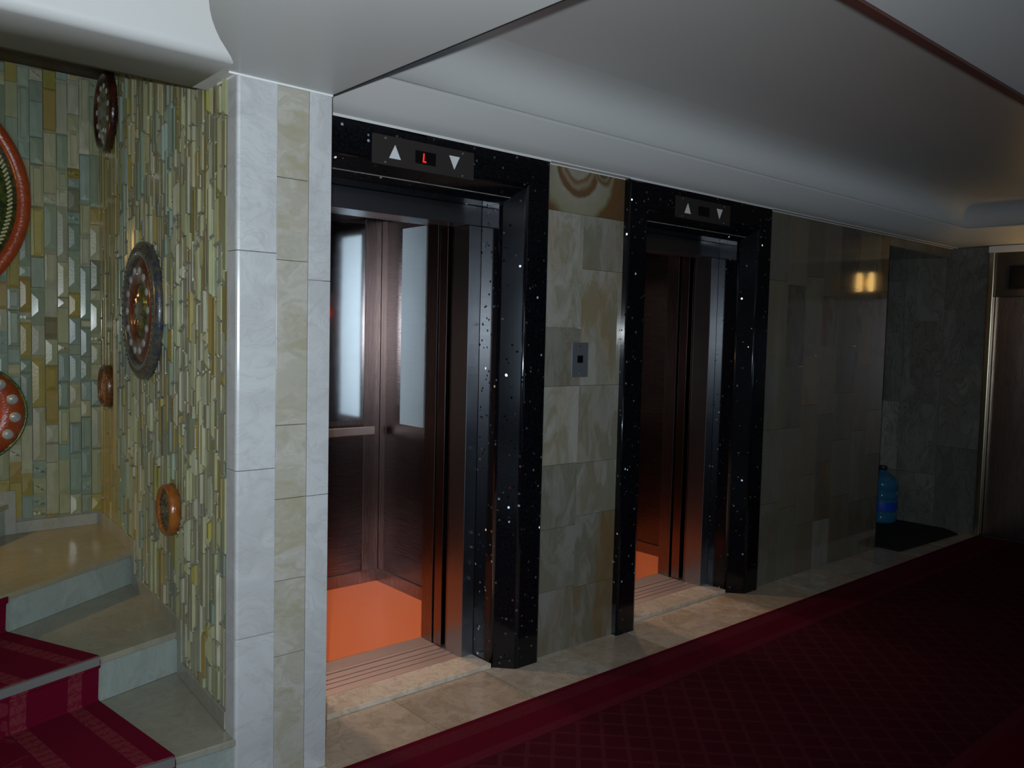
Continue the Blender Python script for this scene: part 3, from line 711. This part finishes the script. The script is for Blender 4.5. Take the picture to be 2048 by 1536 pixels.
pos_words = ['beside the marble pillar', 'beyond the onyx pier']
for k, cx in enumerate(CX):
    # polished granite surround: a moulded profile swept up, across and down with mitres
    s = empty('granite_surround', (cx, 0, 0), ('sparkling black granite surround of the nearer lift, ' if k == 0 else 'sparkling black granite surround of the farther lift, ') + ('right of the pillar' if k == 0 else 'right of the onyx pier'), 'door surround')
    prof = [(0, .185), (0, .062), (.0008, .0555), (.0035, .0495), (.008, .044), (.074, -.0275), (.079, -.0320), (.0845, -.0348), (.091, -.036), (.210, -.036), (.2165, -.0335), (OUT - REV, -.027), (OUT - REV, .0195), (.065, .0195), (.03, .062), (.03, .185)]
    zt = 2.14
    def lz(o_): return zt + o_ * .211 / (OUT - REV)
    XL = 1.403 if k == 0 else None
    for sg in (-1, 1):
        b = MB(); lo = []; hi = []
        for o_, y in prof:
            x = cx + sg * (REV + o_)
            if XL and sg < 0: x = max(x, XL + .004 - .015 * o_)
            lo.append((x, y, 0)); hi.append((x, y, lz(o_) - .0006))
        b.loft([lo, hi]); arc_smooth(b); b.build('jamb', M['granite'], s)
    # header, two slabs with a joint
    jx = cx - .04 if k == 0 else cx + .05
    for (xa_, xb_) in ((None, jx - .001), (jx + .001, None)):
        b = MB(); la = []; lb = []
        for o_, y in [(0, .185), (0, .0535)] + prof[5:]:
            z = lz(o_); L_ = cx - REV - o_; R2 = cx + REV + o_
            if XL: L_ = max(L_, XL)
            la.append((xa_ if xa_ is not None else L_, y, z)); lb.append((xb_ if xb_ is not None else R2, y, z))
        b.loft([la, lb]); arc_smooth(b); b.build('lintel', M['granite'], s)
    # marble threshold
    b = MB(); b.box(max(cx - REV, 1.404), cx + REV - .001, .045, .199, -.02, .021, 0, (.057, .2, .0))
    tag(b.build('threshold', M['floor_marble'], bevel=.003), 'cream marble threshold slab in front of the ' + ('nearer' if k == 0 else 'farther') + ' lift', 'threshold')
    # stainless landing frame
    f = empty('landing_frame', (cx, .2, 0), 'brushed stainless landing frame and door leaf edges of the ' + ('nearer' if k == 0 else 'farther') + ' lift', 'door frame')
    SH = .365
    for sg in (-1, 1):
        b = MB(); x0, x1 = sorted((cx + sg * SH, cx + sg * (REV - .0005)))
        b.box(x0, x1, .186, .305, .0215, 2.048); b.build('jamb', M['steel'], f, bevel=.002)
    b = MB(); b.box(cx - REV + .0005, cx + REV - .0005, .186, .305, 2.05, 2.139); b.build('header', M['steel'], f, bevel=.002)
    # door leaves slid into the right-hand pocket
    for nm, y0, x0 in (('door_leaf', .3065, SH + .004), ('car_door_leaf', .349, SH - .003)):
        b = MB(); b.box(cx + x0, cx + x0 + .42, y0, y0 + (.016 if y0 < .33 else .060), .03, 2.10); b.build(nm, M['door_steel'], f, bevel=.002)
    b = MB(); b.box(cx - .80, cx - SH + .004, .31, .36, .022, 2.10); b.build('strike_post', M['door_steel'], f)
    # sills
    b = MB()
    for y0, y1 in ((.20, .252), (.258, .296), (.302, .334), (.341, .388), (.396, .42)): b.box(cx - SH - .01, cx + SH + .3, y0, y1, .004, .021)
    for j in range(9): b.box(cx - SH, cx + SH, .4215 + j * .0108, .4215 + j * .0108 + .0092, .004, .0215)
    b.build('sill', M['sill'], f)
    b = MB(); b.box(cx - .8, cx + .8, .20, .5195, -.03, .006); b.build('sill_channel', M['dark'], f)
    # the car
    c = empty('elevator_car', (cx, 1.0, .0), ('open lift car with mirror and handrail, orange floor, ' if k == 0 else 'open lift car with reddish steel wall and orange floor, ') + ('behind nearer opening' if k == 0 else 'behind farther opening'), 'elevator')
    XR = cx + .70; XL2 = cx - .70; YB = 1.477; CZ = 2.225
    b = MB(); b.box(XL2, XR, .52, YB, -.02, .022); b.build('floor', M['orange'], c)
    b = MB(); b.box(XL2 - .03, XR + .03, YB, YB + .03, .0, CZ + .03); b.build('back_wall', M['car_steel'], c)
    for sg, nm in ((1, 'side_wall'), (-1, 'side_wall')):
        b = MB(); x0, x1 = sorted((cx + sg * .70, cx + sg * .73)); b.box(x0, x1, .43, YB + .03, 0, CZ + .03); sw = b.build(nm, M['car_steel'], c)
        # bright upper panel on each side wall, trim strips
        b = MB(); x0, x1 = sorted((cx + sg * .70, cx + sg * .694)); b.box(x0, x1, 1.00, 1.243, 1.012, 2.15); b.build('bright_panel', M['car_panel'], c, bevel=.001)
        b = MB(); x0, x1 = sorted((cx + sg * .70, cx + sg * .690)); b.box(x0, x1, .52, YB, .0225, .098); b.build('skirting', M['car_frame'], c, bevel=.001)
        b = MB(); x0, x1 = sorted((cx + sg * .695, cx + sg * .70)); b.box(x0, x1, YB - .075, YB - .001, .10, CZ); b.build('corner_strip', M['car_frame'], c)
    b = MB(); b.box(XL2, XR, YB - .010, YB, .0225, .098); b.build('skirting', M['car_frame'], c, bevel=.001)
    b = MB(); b.box(XR - .115, XR - .006, YB - .012, YB - .001, .10, CZ); b.build('corner_strip', M['car_frame'], c, bevel=.002)
    b = MB(); b.box(XL2 + .006, XL2 + .115, YB - .012, YB - .001, .10, CZ); b.build('corner_strip', M['car_frame'], c, bevel=.002)
    b = MB(); b.box(XL2 + .116, XR - .116, YB - .006, YB - .0005, 1.02, 2.185); b.build('mirror', M['mirror'], c)
    b = MB(); b.box(XL2 + .116, XR - .116, YB - .012, YB - .0005, .995, 1.019); b.build('mirror_ledge', M['car_frame'], c, bevel=.001)
    b = MB(); b.box(XL2 + .10, XR - .066, YB - .062, YB - .048, .935, .985)
    hr = b.build('handrail', M['screw'], c, bevel=.004)
    for xx in (cx - .45, cx + .40):
        b = MB(); b.box(xx, xx + .03, YB - .05, YB - .001, .945, .975); b.build('bracket', M['car_frame'], hr)
    # front returns and transom
    for sg in (-1, 1):
        b = MB(); x0, x1 = sorted((cx + sg * SH, cx + sg * .70)); b.box(x0, x1, .43, .519, .022, CZ); b.build('front_return', M['car_frame'], c, bevel=.002)
    b = MB(); b.box(cx - SH + .001, cx + SH - .001, .43, .519, 2.075, CZ); b.build('transom', M['car_frame'], c, bevel=.002)
    b = MB(); b.box(XL2 - .03, XR + .03, .43, YB + .03, CZ + .001, CZ + .03); b.build('ceiling_panel', M['car_steel'], c)
    # ceiling lamps
    for j, xx in enumerate((cx - .35, cx + .35)):
        b = MB(); b.lathe([(.07, -.004), (.07, .0), (.05, .0), (.05, -.004)], 24, c=(xx, .98, CZ)); lp = b.build('lamp_ring', M['car_frame'], c)
        b = MB(); b.lathe([(.049, -.002), (.03, -.006), (.004, -.008)], 24, c=(xx, .98, CZ)); b.build('lamp_lens', M['car_lamp'], lp)
        light('car_downlight', 'SPOT', (xx, .98, CZ - .02), 36.0 if k == 0 else 27.0, (1.0, .70, .52), .04, (xx, .98, 0), spot_size=math.radians(118), spot_blend=.9)
    # operating panel on the front return with a small red digit
    if k == 0:
        b = MB(); b.box(XR - .008, XR - .0005, .70, .90, .85, 1.80); cop = b.build('operating_panel', M['plate'], c, bevel=.002)
        b = MB(); b.box(XR - .010, XR - .008, .78, .85, 1.64, 1.71); b.build('display', M['display'], cop)
        b = MB(); b.box(XR - .0115, XR - .010, .808, .814, 1.655, 1.70); b.box(XR - .0115, XR - .010, .808, .832, 1.655, 1.661); b.build('digit', M['led_dim'], cop)
        for j in range(8):
            b = MB(); y_ = .77 + .06 * (j % 2); z_ = 1.05 + .09 * (j // 2); b.cyl((XR - .008, y_, z_), (XR - .014, y_, z_), .014, 14); b.build('button', M['plate_bright'], cop)
    # floor indicator on the lintel
    ix = 1.941 if k == 0 else 3.808; iz = 2.257
    ip = MB(); ip.box(ix - .249, ix + .249, -.0395, -.0365, iz - .057, iz + .057)
    ind = ip.build('floor_indicator', M['plate'], bevel=.001)
    tag(ind, 'floor indicator plate with arrows and red L display above the nearer lift' if k == 0 else 'floor indicator plate with arrows and dark display above the farther lift', 'indicator')
    YF = -.0397
    for dx, up in ((-.146, 1), (.145, -1)):
        b = MB(); zb = iz - .028 * up; zt_ = iz + .026 * up
        w_ = .027
        tri = [(ix + dx - w_, zb), (ix + dx + w_, zb), (ix + dx, zt_)]
        b.loft([[(x, YF - .0016, z) for x, z in tri], [(x, YF + .0005, z) for x, z in tri]]); b.build('up_arrow' if up > 0 else 'down_arrow', M['white_sym'], ind)
    b = MB(); b.box(ix - .050, ix + .050, YF - .0012, YF + .0005, iz - .028, iz + .023); dsp = b.build('display', M['display'], ind)
    if k == 0:
        b = MB(); xL = ix - .014
        b.loft([[(xL + .002, y, iz + .015) , (xL + .008, y, iz + .015), (xL + .0055, y, iz - .020), (xL - .0005, y, iz - .020)] for y in (YF - .0022, YF - .001)])
        b.loft([[(xL, y, iz - .015), (xL + .016, y, iz - .015), (xL + .016, y, iz - .021), (xL, y, iz - .021)] for y in (YF - .0022, YF - .001)])
        b.build('digit', M['led'], dsp)
    for dx in (-.19, .188):
        for dz in (-.046, .046):
            b = MB(); b.cyl((ix + dx, YF + .0005, iz + dz), (ix + dx, YF - .002, iz + dz), .0042, 10); b.build('screw', M['screw'], ind)

# ------------------------------------------------------------------ call button plate
b = MB(); b.box(2.846, 2.958, -.004, -.0005, 1.352, 1.522)
cb = tag(b.build('call_button_plate', M['plate_bright'], bevel=.0015), 'satin steel call button plate on the onyx pier between the lifts', 'call button')
b = MB(); b.box(2.882, 2.921, -.0055, -.0035, 1.422, 1.458); b.build('button', M['display'], cb, bevel=.001)
for zz in (1.504, 1.370):
    b = MB(); b.cyl((2.90, -.0035, zz), (2.90, -.0055, zz), .004, 10); b.build('screw', M['plate'] if zz > 1.4 else M['plate_bright'], cb)

# ------------------------------------------------------------------ recess: mat and water bottle
b = MB(); b.prism([(6.2, -.165), (7.17, -.21), (7.285, -.06), (7.285, .69), (6.16, .69), (6.16, .01), (6.2, .01)], .001, .013)
tag(b.build('floor_mat', M['mat'], bevel=.003), 'black rubber mat on the floor of the recess at the wall end', 'mat')
mt, nt, bs = new_mat('blue_bottle_plastic')
bs.inputs['Base Color'].default_value = (.05, .24, .42, 1); bs.inputs['Roughness'].default_value = .12
bs.inputs['Transmission Weight'].default_value = .35; bs.inputs['IOR'].default_value = 1.3
M['bottle'] = mt
bc = Vector((7.10, .40, .0135))
wb = empty('water_bottle', bc, 'big blue ribbed water cooler bottle standing on the black mat', 'bottle')
b = MB(); R0 = .128
prof = [(.02, .004), (R0 * .86, .0), (R0 * .97, .012), (R0, .03), (R0, .085), (R0 * .93, .09), (R0 * .93, .10), (R0, .106), (R0, .19), (R0 * .94, .196), (R0 * .94, .206), (R0, .214), (R0, .262), (R0 * .93, .27), (R0 * .93, .28), (R0, .288), (R0, .335), (R0 * .95, .36), (R0 * .75, .395), (R0 * .42, .42), (.035, .432), (.028, .44), (.028, .465), (.005, .466)]
b.lathe(prof, 40, c=tuple(bc)); b.build('body', M['bottle'], wb)
b = MB(); b.lathe([(R0 + .001, .112), (R0 + .0015, .118), (R0 + .0015, .180), (R0 + .001, .186)], 40, c=tuple(bc), caps=False); b.build('label_band', flat('blue_label', (.01, .07, .55), .4), wb)
b = MB(); b.lathe([(.034, .448), (.034, .478), (.030, .484), (.004, .486)], 24, c=tuple(bc)); b.build('cap', flat('dark_cap', (.02, .03, .05), .4), wb)

# ------------------------------------------------------------------ warm wall lamps (outside the frame, seen as reflections)
M['stair_lamp'] = emit('amber_lamp_glass', (1.0, 0.62, 0.20), 32.0)
def sconce(x, y, z, n, label, gap, glass='warm_lamp'):
    r = empty('wall_lamp', (x, y, z), label, 'wall lamp')
    n = Vector(n); t = Vector((-n.y, n.x, 0)); p0 = Vector((x, y, z))
    b = MB(); b.cyl(tuple(p0), tuple(p0 + n * .015), .045, 20); b.build('backplate', M['brass'], r)
    for q in (-1, 1):
        c_ = p0 + n * .085 + t * q * gap
        b = MB(); b.cyl(tuple(p0 + n * .012 + Vector((0, 0, -.03))), tuple(c_ - Vector((0, 0, .085))), .006, 8); b.build('arm', M['brass'], r)
        b = MB(); b.lathe([(.018, -.08), (.026, -.06), (.028, 0), (.024, .07), (.008, .09)], 20, c=tuple(c_)); b.build('lamp_shade', M[glass], r)
    return r
sconce(-.46, YA - .012, 2.05, (0, -1, 0), 'twin-arm warm wall lamp on the mosaic wall over the stair landing', .06, 'stair_lamp')
light('stair_lamp_glow', 'SPOT', (-.40, YA - .17, 2.0), 34.0, (1.0, .62, .16), .05, (.72, 1.62, .52), spot_size=math.radians(66), spot_blend=.8)
sconce(XE - .001, -.69, 2.09, (-1, 0, 0), 'twin-arm warm wall lamp over the far stainless lift door', .055)
sconce(-4.395, -2.3, 2.15, (1, 0, 0), 'twin-arm warm wall lamp on the lobby wall left of the stairs', .07)
light('lobby_lamp_glow', 'POINT', (-4.22, -2.3, 2.12), 14.0, (1.0, .66, .28), .05)
